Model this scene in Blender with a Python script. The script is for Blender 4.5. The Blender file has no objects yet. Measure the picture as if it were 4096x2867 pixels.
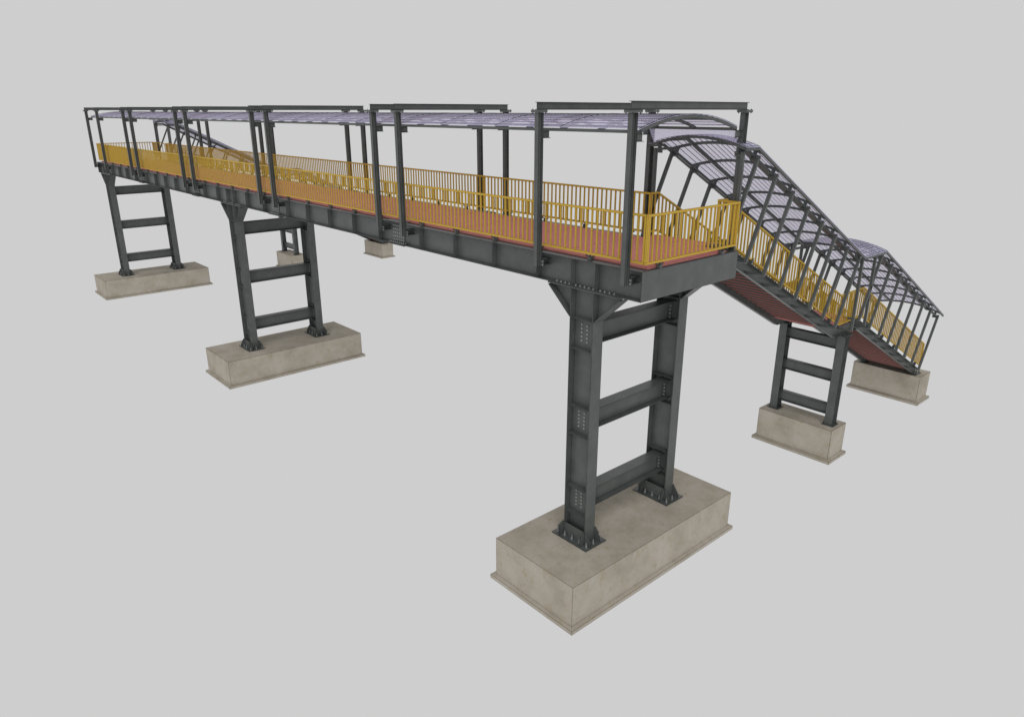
import bpy, bmesh, math
from mathutils import Vector, Matrix

C = bpy.data.collections.new('footbridge')
bpy.context.scene.collection.children.link(C)

# ------------------------------------------------------------------ materials
def srgb(r, g, b):
    f = lambda c: (c/255/12.92 if c/255 <= .04045 else ((c/255+.055)/1.055)**2.4)
    return (f(r), f(g), f(b), 1)

def base_mat(name, rough, spec=.5, ior=1.5):
    m = bpy.data.materials.new(name); m.use_nodes = True
    nt = m.node_tree; p = nt.nodes['Principled BSDF']
    p.inputs['Roughness'].default_value = rough
    p.inputs['IOR'].default_value = ior
    p.inputs['Specular IOR Level'].default_value = spec
    return m, nt, p

def noise(nt, scale, detail=4, rough=.55, stretch=None):
    tc = nt.nodes.new('ShaderNodeTexCoord')
    mp = nt.nodes.new('ShaderNodeMapping')
    geo = nt.nodes.new('ShaderNodeNewGeometry')
    nt.links.new(geo.outputs['Position'], mp.inputs[0])
    if stretch: mp.inputs['Scale'].default_value = stretch
    n = nt.nodes.new('ShaderNodeTexNoise')
    n.inputs['Scale'].default_value = scale; n.inputs['Detail'].default_value = detail
    n.inputs['Roughness'].default_value = rough
    nt.links.new(mp.outputs[0], n.inputs['Vector'])
    return n.outputs['Fac']

def ramp(nt, fac, stops):
    r = nt.nodes.new('ShaderNodeValToRGB'); e = r.color_ramp.elements
    e[0].position, e[0].color = stops[0]; e[1].position, e[1].color = stops[-1]
    for p, c in stops[1:-1]:
        x = e.new(p); x.color = c
    nt.links.new(fac, r.inputs[0]); return r.outputs[0]

def mix(nt, a, b, fac, mode='MIX'):
    m = nt.nodes.new('ShaderNodeMix'); m.data_type = 'RGBA'; m.blend_type = mode
    for s, i in ((fac, 0), (a, 6), (b, 7)):
        if isinstance(s, (int, float)): m.inputs[i].default_value = s
        elif isinstance(s, tuple): m.inputs[i].default_value = s
        else: nt.links.new(s, m.inputs[i])
    return m.outputs[2]

def edge_lines(nt, p, col, radius, strength, tint=(.008, .009, .009, 1)):
    """dark drawn outline along every arris and joint, mixed into the colour"""
    if radius:
        bv = nt.nodes.new('ShaderNodeBevel'); bv.samples = 4
        bv.inputs['Radius'].default_value = radius
        geo = nt.nodes.new('ShaderNodeNewGeometry')
        dt = nt.nodes.new('ShaderNodeVectorMath'); dt.operation = 'DOT_PRODUCT'
        nt.links.new(bv.outputs[0], dt.inputs[0]); nt.links.new(geo.outputs['True Normal'], dt.inputs[1])
        mr = nt.nodes.new('ShaderNodeMapRange')
        mr.inputs[1].default_value = .9992; mr.inputs[2].default_value = .985
        mr.inputs[3].default_value = 0; mr.inputs[4].default_value = strength
        nt.links.new(dt.outputs['Value'], mr.inputs[0])
        col = mix(nt, col, tint, mr.outputs[0])
        ms = nt.nodes.new('ShaderNodeMath'); ms.operation = 'MULTIPLY_ADD'
        ms.inputs[1].default_value = -p.inputs['Specular IOR Level'].default_value; ms.inputs[2].default_value = p.inputs['Specular IOR Level'].default_value
        nt.links.new(mr.outputs[0], ms.inputs[0]); nt.links.new(ms.outputs[0], p.inputs['Specular IOR Level'])
    if isinstance(col, tuple): p.inputs['Base Color'].default_value = col
    else: nt.links.new(col, p.inputs['Base Color'])

def steel(name, radius, k=1.0, strength=.85):
    m, nt, p = base_mat(name, .38, .5)
    c = ramp(nt, noise(nt, 2.6, 5, .6), [(.3, (.060*k, .068*k, .065*k, 1)), (.5, (.073*k, .081*k, .078*k, 1)), (.7, (.090*k, .097*k, .093*k, 1))])
    edge_lines(nt, p, c, radius, strength); return m

def concrete(name, radius):
    m, nt, p = base_mat(name, .9, .2)
    big = noise(nt, 1.3, 6, .62)
    c = ramp(nt, big, [(.28, (.295, .270, .218, 1)), (.48, (.368, .330, .275, 1)), (.62, (.402, .364, .314, 1)), (.8, (.42, .386, .352, 1))])
    ochre = ramp(nt, noise(nt, 3.7, 5, .7), [(.54, (0, 0, 0, 1)), (.72, (1, 1, 1, 1))])
    c = mix(nt, c, (.31, .268, .178, 1), mix(nt, (0, 0, 0, 1), (.95, .95, .95, 1), ochre))
    cool = ramp(nt, noise(nt, 2.9, 3, .5, (1.3, 1.1, 2.1)), [(.64, (0, 0, 0, 1)), (.78, (1, 1, 1, 1))])
    c = mix(nt, c, (.40, .405, .375, 1), mix(nt, (0, 0, 0, 1), (.85, .85, .85, 1), cool))
    v = nt.nodes.new('ShaderNodeTexVoronoi'); v.inputs['Scale'].default_value = 7.5
    geo = nt.nodes.new('ShaderNodeNewGeometry'); nt.links.new(geo.outputs['Position'], v.inputs['Vector'])
    pit = ramp(nt, v.outputs['Distance'], [(.05, (1, 1, 1, 1)), (.11, (0, 0, 0, 1))])
    c = mix(nt, c, (.27, .235, .18, 1), mix(nt, (0, 0, 0, 1), (.6, .6, .6, 1), pit))
    fine = ramp(nt, noise(nt, 38, 3, .6), [(.3, (.90, .90, .90, 1)), (.7, (1.07, 1.07, 1.07, 1))])
    c = mix(nt, c, fine, 1.0, 'MULTIPLY')
    b = nt.nodes.new('ShaderNodeBump'); b.inputs['Strength'].default_value = .25; b.inputs['Distance'].default_value = .02
    nt.links.new(noise(nt, 22, 5, .65), b.inputs['Height']); nt.links.new(b.outputs[0], p.inputs['Normal'])
    edge_lines(nt, p, c, radius, .92, (.05, .04, .03, 1)); return m

def plain(name, col, rough, radius=0, strength=.8, spec=.5, amp=.06, sc=3, stretch=None, tint=(.02, .012, .005, 1)):
    m, nt, p = base_mat(name, rough, spec)
    f = ramp(nt, noise(nt, sc, 5, .6, stretch), [(.3, (1-amp,)*3+(1,)), (.7, (1+amp,)*3+(1,))])
    c = mix(nt, col, f, 1.0, 'MULTIPLY'); edge_lines(nt, p, c, radius, strength, tint); return m

def panel_mat():
    m = bpy.data.materials.new('polycarbonate'); m.use_nodes = True; nt = m.node_tree
    nt.nodes.clear(); o = nt.nodes.new('ShaderNodeOutputMaterial')
    tr = nt.nodes.new('ShaderNodeBsdfTransparent'); tr.inputs[0].default_value = (.985, .98, 1, 1)
    d = nt.nodes.new('ShaderNodeBsdfDiffuse'); d.inputs[0].default_value = (.79, .77, 1, 1)
    tl = nt.nodes.new('ShaderNodeBsdfTranslucent'); tl.inputs[0].default_value = (.86, .85, 1, 1)
    a = nt.nodes.new('ShaderNodeMixShader'); a.inputs[0].default_value = .4
    nt.links.new(d.outputs[0], a.inputs[1]); nt.links.new(tl.outputs[0], a.inputs[2])
    s = nt.nodes.new('ShaderNodeMixShader'); s.inputs[0].default_value = .35
    nt.links.new(tr.outputs[0], s.inputs[1]); nt.links.new(a.outputs[0], s.inputs[2])
    nt.links.new(s.outputs[0], o.inputs[0]); return m

M = dict(
    steel=steel('painted_steel', .016), far=steel('painted_steel_distant', .022), thin=steel('painted_steel_light_members', .013, .95, .85),
    conc=concrete('weathered_concrete', .019), concf=concrete('weathered_concrete_distant', .032),
    zincd=plain('dull_bolt', (.26, .27, .27, 1), .5, 0, 0, tint=(.02, .02, .02, 1)),
    yellowf=plain('yellow_railing_paint_distant', (.51, .335, .048, 1), .6, .0085, .92, .3, .03, 6, tint=(.03, .02, .006, 1)),
    zinc=plain('galvanised_bolt', (.25, .26, .26, 1), .45, .004, .7, tint=(.02, .02, .02, 1)),
    yellow=plain('yellow_railing_paint', (.49, .315, .040, 1), .6, .0075, .9, .3, .03, 6),
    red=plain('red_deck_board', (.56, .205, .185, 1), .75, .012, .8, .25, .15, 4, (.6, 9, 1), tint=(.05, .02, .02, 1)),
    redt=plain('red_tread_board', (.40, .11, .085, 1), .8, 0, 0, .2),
    tray=plain('stair_tray_steel', (.085, .082, .081, 1), .7, 0, 0, .2),
    joint=plain('black_joint_strip', (.012, .012, .016, 1), .7, 0, 0, .2),
    panel=panel_mat())

# ------------------------------------------------------------------ mesh helpers
class MB:
    def __init__(s): s.v = []; s.f = []
    def poly(s, prof, o, u, v, w):
        """closed profile [(a,b)] in the plane o + a*u + b*v, extruded by w"""
        o, u, v, w = Vector(o), Vector(u), Vector(v), Vector(w); n = len(prof); k = len(s.v)
        for off in (Vector((0, 0, 0)), w):
            for a, b in prof: s.v.append(o+u*a+v*b+off)
        s.f.append([k+i for i in range(n)][::-1]); s.f.append([k+n+i for i in range(n)])
        for i in range(n):
            j = (i+1) % n; s.f.append([k+i, k+j, k+n+j, k+n+i])
    def box(s, x0, x1, y0, y1, z0, z1):
        s.poly([(x0, y0), (x1, y0), (x1, y1), (x0, y1)], (0, 0, z0), (1, 0, 0), (0, 1, 0), (0, 0, z1-z0))
    def bar(s, p, q, side, a, up, b):
        """box from p to q, half width a along side, from b[0] to b[1] along up"""
        p, q = Vector(p), Vector(q)
        s.poly([(-a, b[0]), (a, b[0]), (a, b[1]), (-a, b[1])], p, side, up, q-p)
    def ibeam(s, p, q, side, up, h, b, tf, tw):
        """I section centred on the line p-q"""
        B, H, t = b/2, h/2, tw/2
        pr = [(-B, -H), (B, -H), (B, -H+tf), (t, -H+tf), (t, H-tf), (B, H-tf), (B, H), (-B, H), (-B, H-tf), (-t, H-tf), (-t, -H+tf), (-B, -H+tf)]
        p, q = Vector(p), Vector(q); s.poly(pr, p, side, up, q-p)
    def hexa(s, c, ax, r, l):
        ax = Vector(ax).normalized(); u = ax.orthogonal().normalized(); v = ax.cross(u)
        s.poly([(r*math.cos(i*math.pi/3), r*math.sin(i*math.pi/3)) for i in range(6)], c, u, v, ax*l)
    def sweep(s, rings, closed_ring=True):
        """loft through rings of points"""
        n = len(rings[0]); k = len(s.v)
        for r in rings: s.v += [Vector(p) for p in r]
        for i in range(len(rings)-1):
            for j in range(n):
                a, b = k+i*n+j, k+i*n+(j+1) % n
                s.f.append([a, b, b+n, a+n])
        s.f.append([k+j for j in range(n)][::-1]); s.f.append([k+(len(rings)-1)*n+j for j in range(n)])
    def build(s, name, mat, parent=None, loc=None):
        me = bpy.data.meshes.new(name); bm = bmesh.new()
        vs = [bm.verts.new(v) for v in s.v]
        for f in s.f:
            try: bm.faces.new([vs[i] for i in f])
            except ValueError: pass
        bmesh.ops.recalc_face_normals(bm, faces=bm.faces); bm.to_mesh(me); bm.free()
        me.materials.append(mat); o = bpy.data.objects.new(name, me); C.objects.link(o)
        if parent: o.parent = parent
        if loc: o.location = loc
        return o

def thing(name, label, cat, loc=(0, 0, 0), group=None, sx=1):
    o = bpy.data.objects.new(name, None); C.objects.link(o); o.empty_display_size = .2
    o.location = loc; o.scale = (sx, 1, 1); o['label'] = label; o['category'] = cat
    if group: o['group'] = group
    return o

KIDS = {}
def copy_tree(o, parent=None):
    c = o.copy(); C.objects.link(c); c.parent = parent
    for ch in [x for x in C.objects if x.parent == o]: copy_tree(ch, c)
    return c

def dup(o, loc, label):
    c = copy_tree(o); c.location = loc; c['label'] = label; return c

def inst(src, parent, loc):
    c = src.copy(); C.objects.link(c); c.parent = parent; c.location = loc; return c

X, Y, Z = (1, 0, 0), (0, 1, 0), (0, 0, 1)
BOLT = {}
def bolts(name, mat, parent, items, r=.026, l=.026, stud=0):
    """one object per bolt, all sharing one mesh; items = [(position, axis)]"""
    key = (name, mat.name, r, l, stud)
    if key not in BOLT:
        m = MB(); m.hexa((0, 0, 0), Z, r, l)
        if stud: m.hexa((0, 0, l*.98), Z, r*.48, stud)
        o = m.build(name, mat); BOLT[key] = o.data; bpy.data.objects.remove(o)
    for p, ax in items:
        o = bpy.data.objects.new(name, BOLT[key]); C.objects.link(o); o.parent = parent
        o.location = p; o.rotation_euler = Vector((0, 0, 1)).rotation_difference(Vector(ax)).to_euler()
XP = [-1.7144, -23.1767, -44.638]       # main piers
XS = [-1.7144, -44.638]                 # stair piers
YD, YE = 10.369, 18.466
XC = -23.175                            # plane of symmetry of the bridge

# ------------------------------------------------------------------ concrete footings
def footing(hx, hy, loc, label, mat):
    t = thing('concrete_footing', label, 'footing', loc, 'concrete footings under the footbridge')
    m = MB(); m.box(-hx, hx, -hy, hy, -1.122, 0); m.build('footing_block', mat, t)
    m = MB(); e = .114
    prof = lambda a, b, z: [(-a, -b, z), (a, -b, z), (a, b, z), (-a, b, z)]
    m.sweep([prof(hx+e, hy+e, -1.244), prof(hx+e, hy+e, -1.139), prof(hx+.002, hy+.002, -1.1225)])
    m.build('base_slab', mat, t); return t
FL = ['big concrete footing in the foreground under the near pier', 'long concrete footing under the middle pier of the bridge', 'long concrete footing under the far left pier']
for i, x in enumerate(XP): footing(1.411, 3.389, (x, 0, 0), FL[i], M['conc'] if i == 0 else M['concf'])
SL = [('concrete footing under the landing pier of the right stair', 'concrete footing at the foot of the right stair'),
      ('small distant concrete footing under the landing pier of the far left stair', 'small distant concrete footing seen below the girder at the foot of the far left stair')]
for i, x in enumerate(XS):
    footing(1.411, .556, (x, YD, 0), SL[i][0], M['concf']); footing(1.411, .556, (x, YE, 0), SL[i][1], M['concf'])

# ------------------------------------------------------------------ main piers
CY = 1.696
def main_pier(loc, label, st):
    t = thing('bridge_pier', label, 'bridge pier', loc, 'main steel piers of the footbridge')
    for sy in (-1, 1):
        yc = sy*CY
        m = MB(); m.ibeam((0, yc, .03), (0, yc, 6.735), Y, X, .75, .37, .026, .016)
        col = m.build('column', st, t)
        m = MB(); m.box(-.349, .349, .008, .180, -.02, 0); src = m.build('stiffener_plate', st, col, (0, yc, 6.045))
        for z in (6.045, 5.275, 3.775, 3.005, 1.525, .765):
            for dy in (0, -.188):
                if z == 6.045 and dy == 0: continue
                inst(src, col, (0, yc+dy, z))
        bolts('web_bolt', M['zinc'], col, [((dx, yc+sy*.008, zc+.204-i*.102+dz), (0, sy, 0)) for zc in (5.65, 3.387, 1.137) for i in range(5) for dx, dz in ((-.108, .012), (.072, 0))], .027, .028)
        m = MB(); m.box(-.622, .622, yc-.394, yc+.394, .002, .03)
        bp_ = m.build('base_plate', st, t)
        m = MB()
        for s2 in (-1, 1):
            a = yc+s2*.185+(0 if s2 > 0 else -.014)
            m.poly([(-.59, .03), (.59, .03), (.59, .15), (.415, .39), (-.415, .39), (-.59, .15)], (0, a, 0), X, Z, (0, .014, 0))
            for xf in (-.375, .361):
                y0 = yc+s2*.199; y1 = yc+s2*.375
                m.poly([(y0, .03), (y1, .03), (y1, .15), (yc+s2*.235, .39), (y0, .39)], (xf, 0, 0), Y, Z, (.014, 0, 0))
        m.build('gusset', st, bp_)
        bolts('anchor_bolt', M['zinc'], bp_, [((dx, yc+dy, .03), Z) for dx in (-.515, -.26, 0, .26, .515) for dy in (-.265, 0, .265) if dy or abs(dx) > .5], .029, .062, .075)
        for s2 in (-1, 1):                            # haunches
            m = MB()
            m.poly([(s2*.376, 6.05), (s2*1.10, 6.733), (s2*.376, 6.733)], (0, yc-.007, 0), X, Z, (0, .014, 0))
            d = Vector((s2*.757, 0, .683)).normalized(); nn = Vector((d.z*s2, 0, -d.x*s2))
            m.bar((s2*.378, yc, 6.043), (s2*1.125, yc, 6.043+.683/.757*.747), Y, .182, nn, (0, .018))
            m.build('haunch', st, t)
        m = MB(); m.box(-1.15, 1.15, yc-.185, yc+.185, 6.738, 6.7745); m.build('cap_plate', st, t)
        bolts('cap_bolt', M['zinc'], t, [((s_*dx, yc+dy, 6.797), Z) for dx in (.49, .63, .77, .91, 0, .14, .28) for s_ in ((-1, 1) if dx else (1,)) for dy in (-.105, .105)], .024, .024, .02)
    for zc in (5.66, 3.40, 1.15):
        m = MB(); m.ibeam((0, -CY+.009, zc), (0, CY-.009, zc), X, Z, .54, .36, .022, .014)
        bm_ = m.build('crossbeam', st, t)
        m = MB(); m.box(.0075, .017, -.0825, .0825, -.245, .245); src = m.build('end_cleat', st, bm_, (0, -1.6025, zc))
        for l_ in ((-.0245, -1.6025, zc), (0, 1.6025, zc), (-.0245, 1.6025, zc)): inst(src, bm_, l_)
        bolts('cleat_bolt', M['zinc'], bm_, [((s_*.017, sy*1.60, zc+.204-i*.102), (s_, 0, 0)) for sy in (-1, 1) for s_ in (-1, 1) for i in range(5)], .024, .026)
    return t
p0 = main_pier((XP[0], 0, 0), 'tall steel pier in the foreground with two columns and three crossbeams', M['steel'])
p1 = main_pier((XP[1], 0, 0), 'steel pier with two columns at the middle of the bridge', M['far'])
dup(p1, (XP[2], 0, 0), 'steel pier with two columns at the far left end of the bridge')

# ------------------------------------------------------------------ stair piers
def stair_pier(loc, label, st):
    t = thing('stair_pier', label, 'stair pier', loc, 'steel piers under the stair landings')
    for sx in (-1, 1):
        xc = sx*1.07
        m = MB(); m.ibeam((xc, 0, .03), (xc, 0, 3.372), X, Y, .32, .30, .018, .011); col = m.build('column', st, t)
        m = MB(); m.box(xc-.218, xc+.218, -.225, .225, .002, .03); b = m.build('base_plate', st, t)
        bolts('anchor_bolt', st, b, [((xc+dx, dy, .03), Z) for dx in (-.178, .178) for dy in (-.1, .1)], .026, .03, .05)
        m = MB(); m.box(xc-.2, xc+.2, -.235, .245, 3.374, 3.392); m.box(xc-.2, xc+.2, -.235, .245, 3.397, 3.4155); c = m.build('cap_plate', st, t)
        bolts('cap_bolt', st, c, [((xc+dx, dy, 3.4155), Z) for dx in (-.172, .172) for dy in (-.12, .12)], .024, .03, .035)
    for zc in (3.03, 1.82, .565):
        m = MB(); m.ibeam((-1.064, 0, zc), (1.064, 0, zc), Y, Z, .385, .20, .018, .012); m.build('crossbeam', st, t)
    return t
sp = stair_pier((XS[0], YD, 0), 'steel pier with three crossbeams under the landing of the right stair', M['far'])
dup(sp, (XS[1], YD, 0), 'small distant steel pier under the landing of the far left stair')

# ------------------------------------------------------------------ plate girders
GB, GT = 6.777, 7.4496
SPL = [-9.69, -18.70, -27.69, -36.68]
STF = [-1.34, -2.10, -3.29, -4.99, -6.69, -8.37, -10.67, -12.33, -14.04, -15.74, -17.43, -19.64, -21.36, -22.78, -23.54, -24.75, -26.44, -28.96, -30.62, -32.30, -33.98, -35.68, -37.80, -39.65, -41.29, -43.0, -44.25, -45.02]
def girder(y, label, st, stn):
    t = thing('plate_girder', label, 'girder', (0, y, 0), 'long steel girders under the walkway')
    b = [-.014]+SPL+[-46.29]
    for i in range(5):
        m = MB(); m.ibeam((b[i]-(.003 if i else 0), 0, (GB+GT)/2), (b[i+1]+.003, 0, (GB+GT)/2), Y, Z, GT-GB, .336, .020, .012)
        seg = m.build('girder_segment', stn if i == 0 else st, t)
    for x in STF:
        m = MB()
        for s2 in (-1, 1):
            a, c = sorted((s2*.0065, s2*.160)); m.box(x-.007, x+.007, a, c, GB+.021, GT-.021)
        m.build('stiffener', stn if x > -9 else st, t)
    for x in SPL:
        m = MB()
        for s2 in (-1, 1):
            a, c = sorted((s2*.0065, s2*.0185)); m.box(x-.32, x+.32, a, c, GB+.09, GT-.09)
            for zz0, zz1 in ((GT-.034, GT-.0205), (GB+.0205, GB+.034)):
                a, c = sorted((s2*.028, s2*.164)); m.box(x-.46, x+.46, a, c, zz0, zz1)
        m.box(x-.46, x+.46, -.176, .176, GT+.0005, GT+.016); m.box(x-.46, x+.46, -.176, .176, GB-.016, GB-.0005)
        pl = m.build('splice_plate', stn if x > -20 else st, t)
        if y < 0 and x > -20:
            bolts('web_bolt', M['zinc'], pl, [((x+dx, -.0185, 7.328-k*.112), (0, -1, 0)) for dx in (-.27, -.165, -.06, .06, .165, .27) for k in range(5)], .029, .022)
        m = MB()
        for dx in (-.27, -.165, -.06, .06, .165, .27):
            for k in range(5):
                for s2 in (-1, 1):
                    if y > 0 or x < -20 or s2 > 0: m.hexa((x+dx, s2*.0185, 7.328-k*.112), (0, s2, 0), .029, .022)
        for k in range(8):
            dx = -.40+k*.115
            for dy in (-.13, -.065, .065, .13):
                m.hexa((x+dx, dy, GT+.016), Z, .027, .022); m.hexa((x+dx, dy, GB-.038), Z, .025, .022)
                m.hexa((x+dx, dy, GB+.034), Z, .025, .022)
        m.build('splice_bolts', M['zinc'] if x > -20 else st, pl)['kind'] = 'stuff'
    return t
girder(-1.70, 'long grey plate girder along the near side of the walkway', M['far'], M['steel'])
girder(1.70, 'long grey plate girder along the far side of the walkway', M['far'], M['steel'])
for x0, lab, mt in ((-.012, 'deep grey end plate closing the near right end of the bridge', M['steel']), (-46.304, 'grey end plate closing the far left end of the bridge', M['far'])):
    m = MB(); m.box(-.006, .006, -1.868, 1.868, GB-.001, GT+.001); o = m.build('end_plate', mt, None, (x0+.006, 0, 0))
    o['label'] = lab; o['category'] = 'end plate'; o['group'] = 'end plates of the bridge'

# ------------------------------------------------------------------ walkway deck
t = thing('walkway_deck', 'red boarded walkway deck running the length of the bridge', 'deck', (0, 0, 7.497))
xs = [-.085, -2.79]+[-2.79-2.235*i for i in range(1, 20)]; xs = [x for x in xs if x > -45.4]+[-46.20]
for a, b in zip(xs, xs[1:]):
    m = MB(); m.box(b+.006, a-.006, -1.60, 1.469, -.040, 0); m.build('deck_panel', M['red'], t)
for x0, x1 in ((-2.69, -.76), (-45.26, -43.33)):
    m = MB(); m.box(x0, x1, 1.477, 2.13, -.040, 0); m.build('threshold_panel', M['red'], t)
m = MB()
m.box(-46.22, -.03, -1.605, 1.60, -.0465, -.0425); m.build('deck_sheet', M['far'], t)
for i in range(27):
    m = MB(); xx = -1.0-i*1.70; m.ibeam((xx, -1.69, -.25), (xx, 1.69, -.25), X, Z, .36, .15, .012, .008); m.build('joist', M['far'], t)

# ------------------------------------------------------------------ portal frames
FX = [-.32, -3.05, -8.93, -10.27, -17.93, -19.27, -26.92, -28.30, -35.91, -37.30, -43.18, -45.92]
def portal(loc, label, st):
    t = thing('portal_frame', label, 'portal frame', loc, 'steel portal frames standing over the walkway')
    for sy in (-1, 1):
        m = MB(); yc = sy*2.059
        m.ibeam((0, yc, 0), (0, yc, 3.543), X, Y, .158, .130, .012, .008); m.build('post', st, t)
        m = MB(); m.box(-.13, .13, yc-.135, yc+.135, 3.545, 3.5705); m.box(-.132, .132, yc-.137, yc+.137, 3.5725, 3.600); cp = m.build('cap_plate', st, t)
        bolts('cap_bolt', st, cp, [((dx, yc+dy, z), ax) for dx in (-.1, .1) for dy in (-.105, .105) for z, ax in ((3.601, (0, 0, 1)), (3.544, (0, 0, -1)))], .015, .017, .008)
        m = MB()
        m.ibeam((0, sy*1.708, .11), (0, sy*1.955, .11), X, Z, .15, .26, .011, .008)
        a, b = sorted((sy*1.957, sy*1.966)); m.box(-.14, .14, a, b, 0, .17)
        a, b = sorted((sy*1.968, sy*1.9795)); m.box(-.14, .14, a, b, 0, .17)
        br = m.build('foot_bracket', st, t)
        bolts('bracket_bolt', M['zinc'], br, [((dx, sy*1.9795, z), (0, sy, 0)) for dx in (-.1, .1) for z in (.045, .125)], .019, .02)
        m = MB(); m.ibeam((0, sy*1.979, 3.065), (0, sy*1.735, 3.065), X, Z, .165, .115, .010, .007); m.build('roof_bracket', st, t)
    m = MB(); m.ibeam((0, -2.138, 3.685), (0, 2.138, 3.685), X, Z, .168, .112, .012, .008); m.build('top_beam', st, t)
    return t
FLAB = ['nearest steel portal frame at the right end over the stair head', 'second steel portal frame from the right end',
        'right one of the pair of portal frames in the centre of the picture', 'left one of the pair of portal frames in the centre of the picture',
        'right one of the pair of portal frames above the middle pier', 'left one of the pair of portal frames above the middle pier',
        'right one of the portal frame pair between the middle pier and the left pier', 'left one of the portal frame pair between the middle pier and the left pier',
        'right one of the last pair of portal frames before the left end', 'left one of the last pair of portal frames before the left end',
        'second steel portal frame from the far left end', 'farthest steel portal frame at the left end of the bridge']
pn = portal((FX[0], 0, 7.13), FLAB[0], M['steel']); dup(pn, (FX[1], 0, 7.13), FLAB[1])
pf = portal((FX[2], 0, 7.13), FLAB[2], M['far'])
for x, l in list(zip(FX, FLAB))[3:]: dup(pf, (x, 0, 7.13), l)

# ------------------------------------------------------------------ barrel canopy over the walkway
def arc(w, rise, n, dh=0.0):
    R = (w*w+rise*rise)/(2*rise); th = math.asin(w/R)
    return [((R+dh)*math.sin(-th+2*th*i/n), (R+dh)*math.cos(-th+2*th*i/n)-R+rise) for i in range(n+1)]
def arc_h(w, rise, x):
    R = (w*w+rise*rise)/(2*rise); return math.sqrt(R*R-x*x)-R+rise
t = thing('walkway_canopy', 'long barrel-vaulted canopy of pale translucent panels over the walkway', 'canopy', (0, 0, 10.345))
XA0, XA1, NA = -.34, -46.0, 40
W, RI = 1.79, .28
top, bot = arc(W, RI, 24), arc(W, RI, 24, -.065)
prof = top+bot[::-1]
for i in range(NA+1):
    x = XA0+(XA1-XA0)*i/NA
    m = MB(); m.poly(prof, (x-.025, 0, 0), Y, Z, (.05, 0, 0)); m.build('arch', M['thin'], t)
for y in (-1.765, 1.765):
    m = MB(); m.box(XA1-.02, XA0+.02, y-.026, y+.026, -.075, -.008); m.build('eave_beam', M['thin'], t)
for y in (-.60, .60):
    h = arc_h(W, RI, y); m = MB(); m.box(XA1, XA0, y-.03, y+.03, h-.07, h-.012); m.build('purlin', M['thin'], t)
pt, pb = arc(W+.02, RI+.001, 24, .020), arc(W+.02, RI+.001, 24, .008)
for i in range(NA):
    x = XA0+.03+(XA1-XA0-.06)*i/NA; dx = (XA1-XA0-.06)/NA
    m = MB(); m.poly(pt+pb[::-1], (x-.003, 0, 0), Y, Z, (dx+.006, 0, 0)); m.build('roof_panel', M['panel'], t)
for k in range(-8, 9):
    y = k*.21; h = arc_h(W, RI, y)+.021
    m = MB(); m.box(XA1+.03, XA0-.03, y-.004, y+.004, h-.012, h+.005); m.build('joint_strip', M['joint'], t)
for i in range(0, NA+1, 2):
    x = XA0+(XA1-XA0)*i/NA
    m = MB(); a, b = arc(W+.02, RI+.001, 24, .028), arc(W+.02, RI+.001, 24, .0205)
    m.poly(a+b[::-1], (x-.010, 0, 0), Y, Z, (.02, 0, 0)); m.build('cross_strip', M['joint'], t)

# ------------------------------------------------------------------ railings
RP = .05
def rail_run(t, path_top, path_bot, x, axis, bal, posts, clip=(), mat=None):
    """railing in a vertical plane: axis 'x' runs along X at y=x..x+RP, axis 'y' runs along Y at x=x..x+RP"""
    Mt = mat or M['yellow']
    if axis == 'x': U, w, o = X, (0, RP, 0), (0, x, 0)
    else: U, w, o = Y, (RP, 0, 0), (x, 0, 0)
    def z_at(path, a):
        for (a0, z0), (a1, z1) in zip(path, path[1:]):
            if min(a0, a1)-1e-6 <= a <= max(a0, a1)+1e-6: return z0+(z1-z0)*(a-a0)/(a1-a0)
        return path[-1][1]
    for path, nm, s in ((path_top, 'top_rail', -1), (path_bot, 'bottom_rail', 1)):
        dn = []
        for i, (a, z) in enumerate(path):
            sl = []
            if i > 0: sl.append((path[i][1]-path[i-1][1])/(path[i][0]-path[i-1][0]))
            if i < len(path)-1: sl.append((path[i+1][1]-path[i][1])/(path[i+1][0]-path[i][0]))
            k = sum(math.sqrt(1+q*q) for q in sl)/len(sl)
            dn.append((a, z+s*RP*k))
        m = MB(); m.poly(path+dn[::-1], o, U, Z, w); m.build(nm, Mt, t)
    src = {}
    def stick(a, hw, inset, nm):
        zt = z_at(path_top, a)-RP*1.02; zb = z_at(path_bot, a)+RP*1.02
        key = (nm, round(zt-zb, 3))
        if key not in src:
            m = MB(); L = zt-zb
            if axis == 'x': m.box(-hw, hw, inset, RP-inset, 0, L)
            else: m.box(inset, RP-inset, -hw, hw, 0, L)
            src[key] = m.build(nm, Mt, t, ((a, x, zb) if axis == 'x' else (x, a, zb)))
        else: inst(src[key], t, ((a, x, zb) if axis == 'x' else (x, a, zb)))
    for a in bal: stick(a, .019, .009, 'baluster')
    for a in posts: stick(a, .0245, .001, 'rail_post')
    csrc = None
    for a, zc, out in clip:
        l = (a, x, zc) if axis == 'x' else (x, a, zc)
        if csrc: inst(csrc, t, l); continue
        m = MB()
        if axis == 'x':
            m.box(-.045, .045, -.01, .08, 0, .090); m.box(-.135, .135, .0, .05, .091, .105)
            for d in (-.11, .11, 0): m.hexa((d, .025, .1055), Z, .016, .028)
        else:
            m.box(-.01, .08, -.045, .045, 0, .090); m.box(.0, .05, -.135, .135, .091, .105)
            for d in (-.11, .11, 0): m.hexa((.025, d, .1055), Z, .016, .028)
        csrc = m.build('fixing_clip', M['steel'], t, l)

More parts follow.
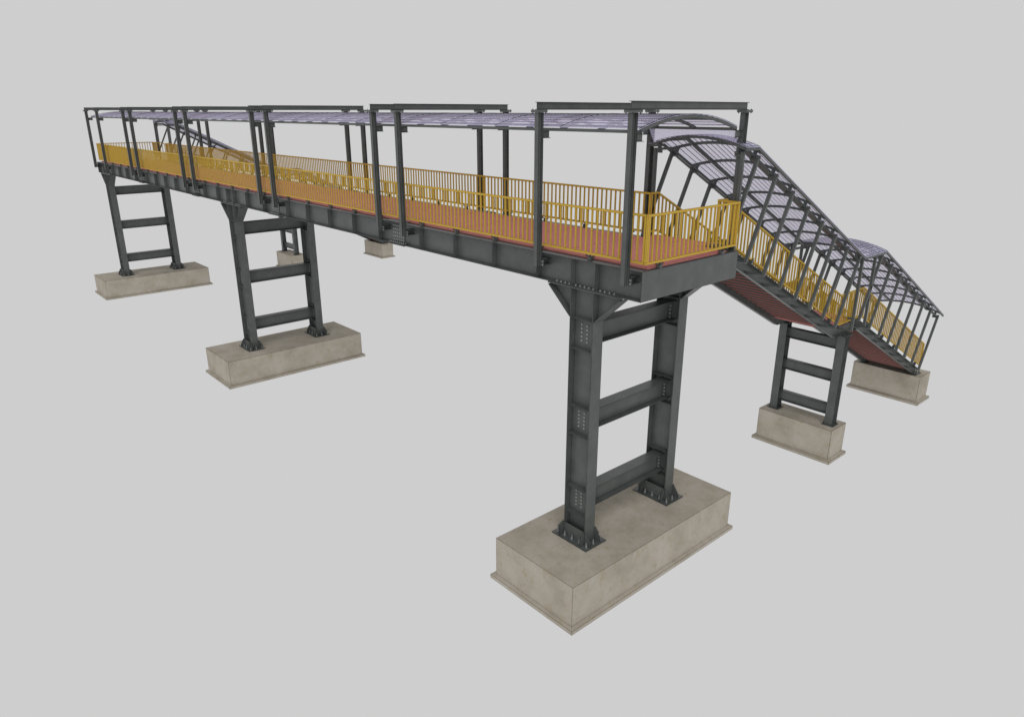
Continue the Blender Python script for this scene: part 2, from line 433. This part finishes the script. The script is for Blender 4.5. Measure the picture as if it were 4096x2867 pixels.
ZT, ZB = 8.653, 7.584
def spread(a, b, n): return [a+(b-a)*(i+1)/(n+1) for i in range(n)]
RG = 'yellow railing panels along the walkway'
RS = [-.060, -9.62, -18.72, -27.72, -36.70, -46.017]
NL = ['yellow railing panel on the near side at the right end corner', 'yellow railing panel on the near side, second from the right end',
      'yellow railing panel on the near side above the middle pier', 'yellow railing panel on the near side, second from the left end', 'yellow railing panel on the near side at the far left end']
CLX = [-1.63, -3.3, -5.03, -6.70, -8.39, -10.7, -12.33, -14.02, -15.74, -17.39, -19.65, -21.34, -23.04, -24.75, -26.36, -28.64, -30.36, -32.01, -33.71, -35.37, -37.6, -39.34, -40.93, -42.79, -44.8]
for i in range(5):
    ym = M['yellow'] if i == 0 else M['yellowf']
    a, b = RS[i]-.003, RS[i+1]+.003; n = round((a-b-.1)/.1668)-1
    t = thing('railing_panel', NL[i], 'railing', (0, 0, 0), RG)
    rail_run(t, [(b, ZT), (a, ZT)], [(b, ZB), (a, ZB)], -1.765, 'x', spread(a-.05, b+.05, n), (a-.026, b+.026), [(c, GT+.001, 0) for c in CLX if b < c < a], ym)
FS = [-2.67, -9.68, -18.75, -27.72, -36.78, -43.18]
FN = ['yellow railing panel on the far side beside the right stair head', 'yellow railing panel on the far side, second from the right stair head', 'yellow railing panel on the far side, middle one of five',
      'yellow railing panel on the far side, second from the left stair head', 'yellow railing panel on the far side beside the left stair head']
for i in range(5):
    ym = M['yellow'] if i == 0 else M['yellowf']
    a, b = FS[i]-.003, FS[i+1]+.003; n = round((a-b-.1)/.1668)-1
    t = thing('railing_panel', FN[i], 'railing', (0, 0, 0), RG)
    rail_run(t, [(b, ZT), (a, ZT)], [(b, ZB), (a, ZB)], 1.715, 'x', spread(a-.05, b+.05, n), (a-.026, b+.026), [(c, GT+.001, 0) for c in CLX if b < c < a], ym)
for x, lab in ((-.057, 'yellow end railing across the near right end of the walkway'), (-46.067, 'yellow end railing across the far left end of the walkway')):
    t = thing('railing_panel', lab, 'railing', (0, 0, 0), RG)
    rail_run(t, [(-1.765, ZT), (1.765, ZT)], [(-1.765, ZB), (1.765, ZB)], x, 'y', spread(-1.70, 1.72, 20), (-1.739, -1.688, 1.739), [(c, GT+.001, 0) for c in (-1.25, 1.17)], M['yellow'] if x > -1 else M['yellowf'])

# ------------------------------------------------------------------ stair railings, stairs and stair canopies (right, then mirrored left)
mS = .5016
for side in (0, 1):
    sx = 1
    X0 = -1.735 if side == 0 else -44.30
    nm = ('right', 'far left')[side]; CO = .25 if side == 0 else .30
    st = M['far']
    # --- staircase
    t = thing('staircase', '%s staircase with red treads between grey channel stringers' % nm, 'stairs', (X0, 0, 0), 'staircases at the ends of the bridge', sx)
    P = [(1.875, 7.12), (2.22, 7.12), (9.593, 3.4219), (11.281, 3.4219), (18.043, .030), (18.45, .030), (18.45, .173), (11.314, 3.752), (9.677, 3.752), (2.305, 7.4496), (1.875, 7.4496)]
    for s in (-1, 1):
        m = MB(); m.poly(P, (s*.995-(.012 if s > 0 else 0), 0, 0), Y, Z, (.012, 0, 0)); w = m.build('stringer', st, t)
        m = MB(); k = .014
        bt = [(1.875, 7.12), (2.22, 7.12), (9.593, 3.4219), (11.281, 3.4219), (18.043, .030)]
        bu = [(a, z+k*1.1) for a, z in bt]
        m.poly(bt+bu[::-1], (min(s*.9955, s*1.14), 0, 0), Y, Z, (.1445, 0, 0))
        tt = [(1.875, 7.4496), (2.305, 7.4496), (9.677, 3.752), (11.314, 3.752), (18.45, .173)]
        tu = [(a, z-k*1.1) for a, z in tt]
        m.poly(tt+tu[::-1], (min(s*.9955, s*1.14), 0, 0), Y, Z, (.1445, 0, 0))
        m.build('stringer_flange', st, w)
        m = MB(); m.box(min(s*.88, s*1.22), max(s*.88, s*1.22), 17.98, 18.56, .003, .0285)
        f = m.build('foot_plate', st, t)
        bolts('anchor_bolt', st, f, [((s*dx, dy, .0285), Z) for dy in (18.1, 18.47) for dx in (1.06, 1.16)], .024, .03, .05)
    treads = [(1.88+.336*i, 7.497-.168*i) for i in range(1, 22)]
    m = MB(); m.box(-.98, .98, 9.272, 11.22, 3.758, 3.798); m.build('landing_slab', M['red'], t)
    m = MB(); m.box(-.98, .98, 9.28, 11.20, 3.735, 3.7555); m.build('landing_tray', M['tray'], t)
    treads += [(11.22+.336*i-.366, 3.798-.168*i) for i in range(1, 23)]
    for y, z in treads:
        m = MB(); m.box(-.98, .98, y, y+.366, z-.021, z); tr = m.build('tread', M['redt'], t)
        m = MB(); m.box(-.975, .975, y+.012, y+.334, z-.052, z-.0215); m.box(-.975, .975, y+.002, y+.0115, z+.0005, z+.146)
        m.box(-.975, .975, y+.001, y+.0115, z-.052, z-.0215); m.build('riser_tray', M['tray'], tr)
    # --- canopy
    t = thing('stair_canopy', 'arched translucent canopy on slanting posts above the %s stair' % nm, 'canopy', (X0+CO, 0, 0), 'canopies over the stairs', sx)
    th = math.atan(mS); cs, sn = math.cos(th), math.sin(th)
    Q = [(1.85, 9.88), (2.45, 9.88), (9.69, 6.249), (11.336, 6.249), (18.40, 2.706)]
    def off(h):
        out = []
        for i, (y, z) in enumerate(Q):
            ns = []
            if i > 0: d = Vector((Q[i][0]-Q[i-1][0], Q[i][1]-Q[i-1][1])).normalized(); ns.append(Vector((-d.y, d.x)))
            if i < 4: d = Vector((Q[i+1][0]-Q[i][0], Q[i+1][1]-Q[i][1])).normalized(); ns.append(Vector((-d.y, d.x)))
            n = sum(ns, Vector((0, 0))).normalized(); c = n.dot(ns[0]); out.append((y+n.x*h/c, z+n.y*h/c))
        return out
    def member(x0, x1, h0, h1, nm_, mat_, parent=t):
        m = MB(); a, b = off(h0), off(h1); m.poly(a+b[::-1], (x0, 0, 0), Y, Z, (x1-x0, 0, 0)); return m.build(nm_, mat_, parent)
    CW, CR = 1.43, .245
    for s in (-1, 1):
        a, b = sorted((s*1.385, s*1.435)); member(a, b, -.070, .0, 'eave_beam', M['thin'])
        a, b = sorted((s*1.12, s*1.20)); member(a, b, -.145, -.083, 'side_beam', M['thin'])
        h = arc_h(CW, CR, .70); a, b = sorted((s*.66, s*.74)); member(a, b, h-.085, h-.01, 'purlin', M['thin'])
    frames = [((1.95, 7.374), (0, 1), 2.4164)]
    frames += [((1.6067+.978*k, 7.5023-.978*k*mS), (sn, cs), 2.4164) for k in range(8)]
    frames += [((9.7903, 3.7165), (0, 1), 2.4546), ((10.789, 3.7165), (0, 1), 2.4546)]
    frames += [((11.2276+.9768*k, 3.5003-.9768*k*mS), (sn, cs), 2.4164) for k in range(-1, 7)]
    cp = arc(CW-.01, CR, 20, -.002)+arc(CW-.01, CR, 20, -.062)[::-1]
    for (y0, z0), (ny, nz), hp in frames:
        N = Vector((0, ny, nz)); S = Vector((0, nz, -ny)); B = Vector((0, y0, z0)); eo = hp+.09
        pl = []
        for s in (-1, 1):
            m = MB(); m.bar(B+Vector((s*1.2875, 0, 0)), B+Vector((s*1.2875, 0, 0))+N*hp, X, .0425, S, (-.04, .04))
            # base arm to the stringer, top arm to the side beam, prop to the arch
            post = m.build('post', M['thin'], t)
            if s > 0: m = MB(); m.bar(B+Vector((1.245, 0, 0)), B+Vector((.75, 0, 0)), S, .034, N, (.0, .065)); m.build('base_arm', M['thin'], post)
            m = MB(); m.bar(B+Vector((s*1.245, 0, 0))+N*(eo-.213), B+Vector((s*1.09, 0, 0))+N*(eo-.213), S, .034, N, (0, .066)); m.build('top_arm', M['thin'], post)
            m = MB(); xp = 1.16; hh = arc_h(CW, CR, xp)
            m.bar(B+Vector((s*xp, 0, 0))+N*(eo-.083), B+Vector((s*xp, 0, 0))+N*(eo+hh-.058), X, .038, S, (-.036, .036)); m.build('prop', M['thin'], post)
        m = MB(); m.poly(cp, B+N*eo-S*.025, X, N, S*.05); m.build('arch', M['thin'], t)
    m = MB(); m.poly(cp, (0, 1.855, 9.88), X, Z, (0, .05, 0)); m.build('arch', M['thin'], t)
    # curved panels, one per straight length
    A, Bq = arc(CW+.015, CR, 20, .018), arc(CW+.015, CR, 20, .006)
    for i in range(4):
        def ring(j):
            out = []
            for xx, hh in A+Bq[::-1]:
                y, z = off(hh)[j]; out.append((xx, y, z))
            return out
        m = MB(); m.sweep([ring(i), ring(i+1)]); m.build('roof_panel', M['panel'], t)
    for k in range(-9, 10):
        xx = k*.152; h = arc_h(CW, CR, xx)
        member(xx-.0028, xx+.0028, h+.0045, h+.022, 'joint_strip', M['joint'])
    def strips(y0, y1, z):
        n = int((y1-y0)/.2)
        for k in range(n+1):
            yy = y0+(y1-y0)*k/n
            m = MB(); a, b = arc(CW+.015, CR, 20, .027), arc(CW+.015, CR, 20, .019)
            m.poly(a+b[::-1], (0, yy-.004, z), X, Z, (0, .008, 0)); m.build('cross_strip', M['joint'], t)
    strips(1.87, 2.42, 9.88); strips(9.72, 11.30, 6.249)
    # --- curtain panel between the two roofs
    cx = X0+CO
    m = MB(); lo = [(a, b+.02) for a, b in arc(CW, CR, 20)]
    lo = [(a, b) for a, b in lo if -1.34 < a < 1.16]
    m.poly([(-1.46, .385)]+lo+[(1.12, .385)], (0, 1.835, 9.88), X, Z, (0, .010, 0))
    o = m.build('curtain_panel', M['panel'], None, (cx, 0, 0)); o.scale = (sx, 1, 1)
    o['label'] = 'translucent upright panel closing the gap between walkway canopy and %s stair canopy' % nm; o['category'] = 'panel'; o['group'] = 'upright curtain panels at the stair heads'
    # --- railings of the stair head and the flights
    G2 = 'yellow railings of the stairs'
    xr = lambda v: X0+sx*v
    def thing2(lab): return thing('railing_panel', lab, 'railing', (0, 0, 0), G2)
    # return railing along the far edge between end railing and stair
    t = thing2('short yellow return railing between the %s end railing and its stair' % ('near right' if side == 0 else 'far left'))
    e0, e1 = (-.610, -.060) if side == 0 else (-46.012, -45.29)
    rail_run(t, [(e0, ZT), (e1, ZT)], [(e0, ZB), (e1, ZB)], 1.715, 'x', spread(e0+.03, e1-.03, 3), (e0+.026, e1-.026), [((e0+e1)/2, GT+.001, 0)] )
    for s, lab in ((1, 'right'), (-1, 'left')):
        xf = (1.125 if s > 0 else -.985)
        # split: stair head + flight one, landing + flight two
        zl, zlb = 4.945, 3.875
        y1, y2 = 9.53, 11.25
        topp = [(1.768, ZT), (2.06, ZT), (y1, zl), (y2-.9, zl)]
        botp = [(1.768, ZB), (2.15, ZB), (y1+.10, zlb), (y2-.9, zlb)]
        xx = min(xr(xf), xr(xf)+sx*RP)
        t = thing2('yellow railing of the upper flight on the %s side of the %s stair' % (lab, nm.replace('right', 'near')))
        ks = [1.80+.165*i for i in range(1, 52)]
        cl = [(c, 7.4496-(c-2.305)*mS-.004, 0) for c in (3.55, 5.35, 7.15, 8.9)]
        rail_run(t, topp, botp, xx, 'y', [q for q in ks if q < y2-.97], (1.795, y2-.927), cl)
        topp = [(y2-.894, zl), (y2, zl), (18.46, zl-(18.46-y2)*.5016)]
        botp = [(y2-.894, zlb), (y2+.10, zlb), (18.46, zlb-(18.36-y2)*.5016)]
        t = thing2('yellow railing of the lower flight on the %s side of the %s stair' % (lab, nm.replace('right', 'near')))
        ks = [y2-.87+.165*i for i in range(1, 49)]
        cl = [(c, 3.752-(c-11.314)*mS-.004, 0) for c in (12.2, 13.6, 15.0, 16.4, 17.7)]+[(y2-.2, 3.7525, 0)]
        rail_run(t, topp, botp, xx, 'y', [q for q in ks if q < 18.40], (y2-.867, 18.43), cl)

# ------------------------------------------------------------------ added soft lamps, overhead and front fill
L = bpy.data.lights.new('top_fill_light', 'SUN'); L.energy = .8; L.angle = math.radians(40); L.color = (1, .99, .97)  # added lamp from above, brightens flange tops and lifts recesses
lo_ = bpy.data.objects.new('top_fill_light', L); bpy.context.scene.collection.objects.link(lo_)
lo_.rotation_euler = Vector((.52, -.42, .95)).to_track_quat('Z', 'Y').to_euler()

L2 = bpy.data.lights.new('front_fill_light', 'SUN'); L2.energy = .9; L2.angle = math.radians(60)  # added low fill from the camera side, evens out dark webs and undersides
l2 = bpy.data.objects.new('front_fill_light', L2); bpy.context.scene.collection.objects.link(l2)
l2.rotation_euler = Vector((.62, -.72, .16)).to_track_quat('Z', 'Y').to_euler()

# ------------------------------------------------------------------ world, camera, render
w = bpy.data.worlds.new('World'); bpy.context.scene.world = w; w.use_nodes = True
bg = w.node_tree.nodes['Background']; bg.inputs[0].default_value = srgb(206, 206, 206); bg.inputs[1].default_value = 1

yaw, pit, rol = 0.845, 0.3349, 0.0
f = Vector((-math.sin(yaw)*math.cos(pit), math.cos(yaw)*math.cos(pit), -math.sin(pit)))
r = Vector((math.cos(yaw), math.sin(yaw), 0)); u = r.cross(f)
cam = bpy.data.cameras.new('camera'); co = bpy.data.objects.new('camera', cam); bpy.context.scene.collection.objects.link(co)
co.matrix_world = Matrix(((r.x, u.x, -f.x, 9.3505), (r.y, u.y, -f.y, -13.891), (r.z, u.z, -f.z, 10.716), (0, 0, 0, 1)))
cam.sensor_fit = 'HORIZONTAL'; cam.sensor_width = 36; cam.lens = 36*2847.12/4096; cam.clip_end = 500; cam.clip_start = .1
sc = bpy.context.scene; sc.camera = co
sc.view_settings.view_transform = 'Standard'; sc.view_settings.look = 'None'; sc.view_settings.exposure = 0; sc.view_settings.gamma = 1
sc.render.engine = 'CYCLES'; sc.cycles.transparent_max_bounces = 24; sc.cycles.max_bounces = 6
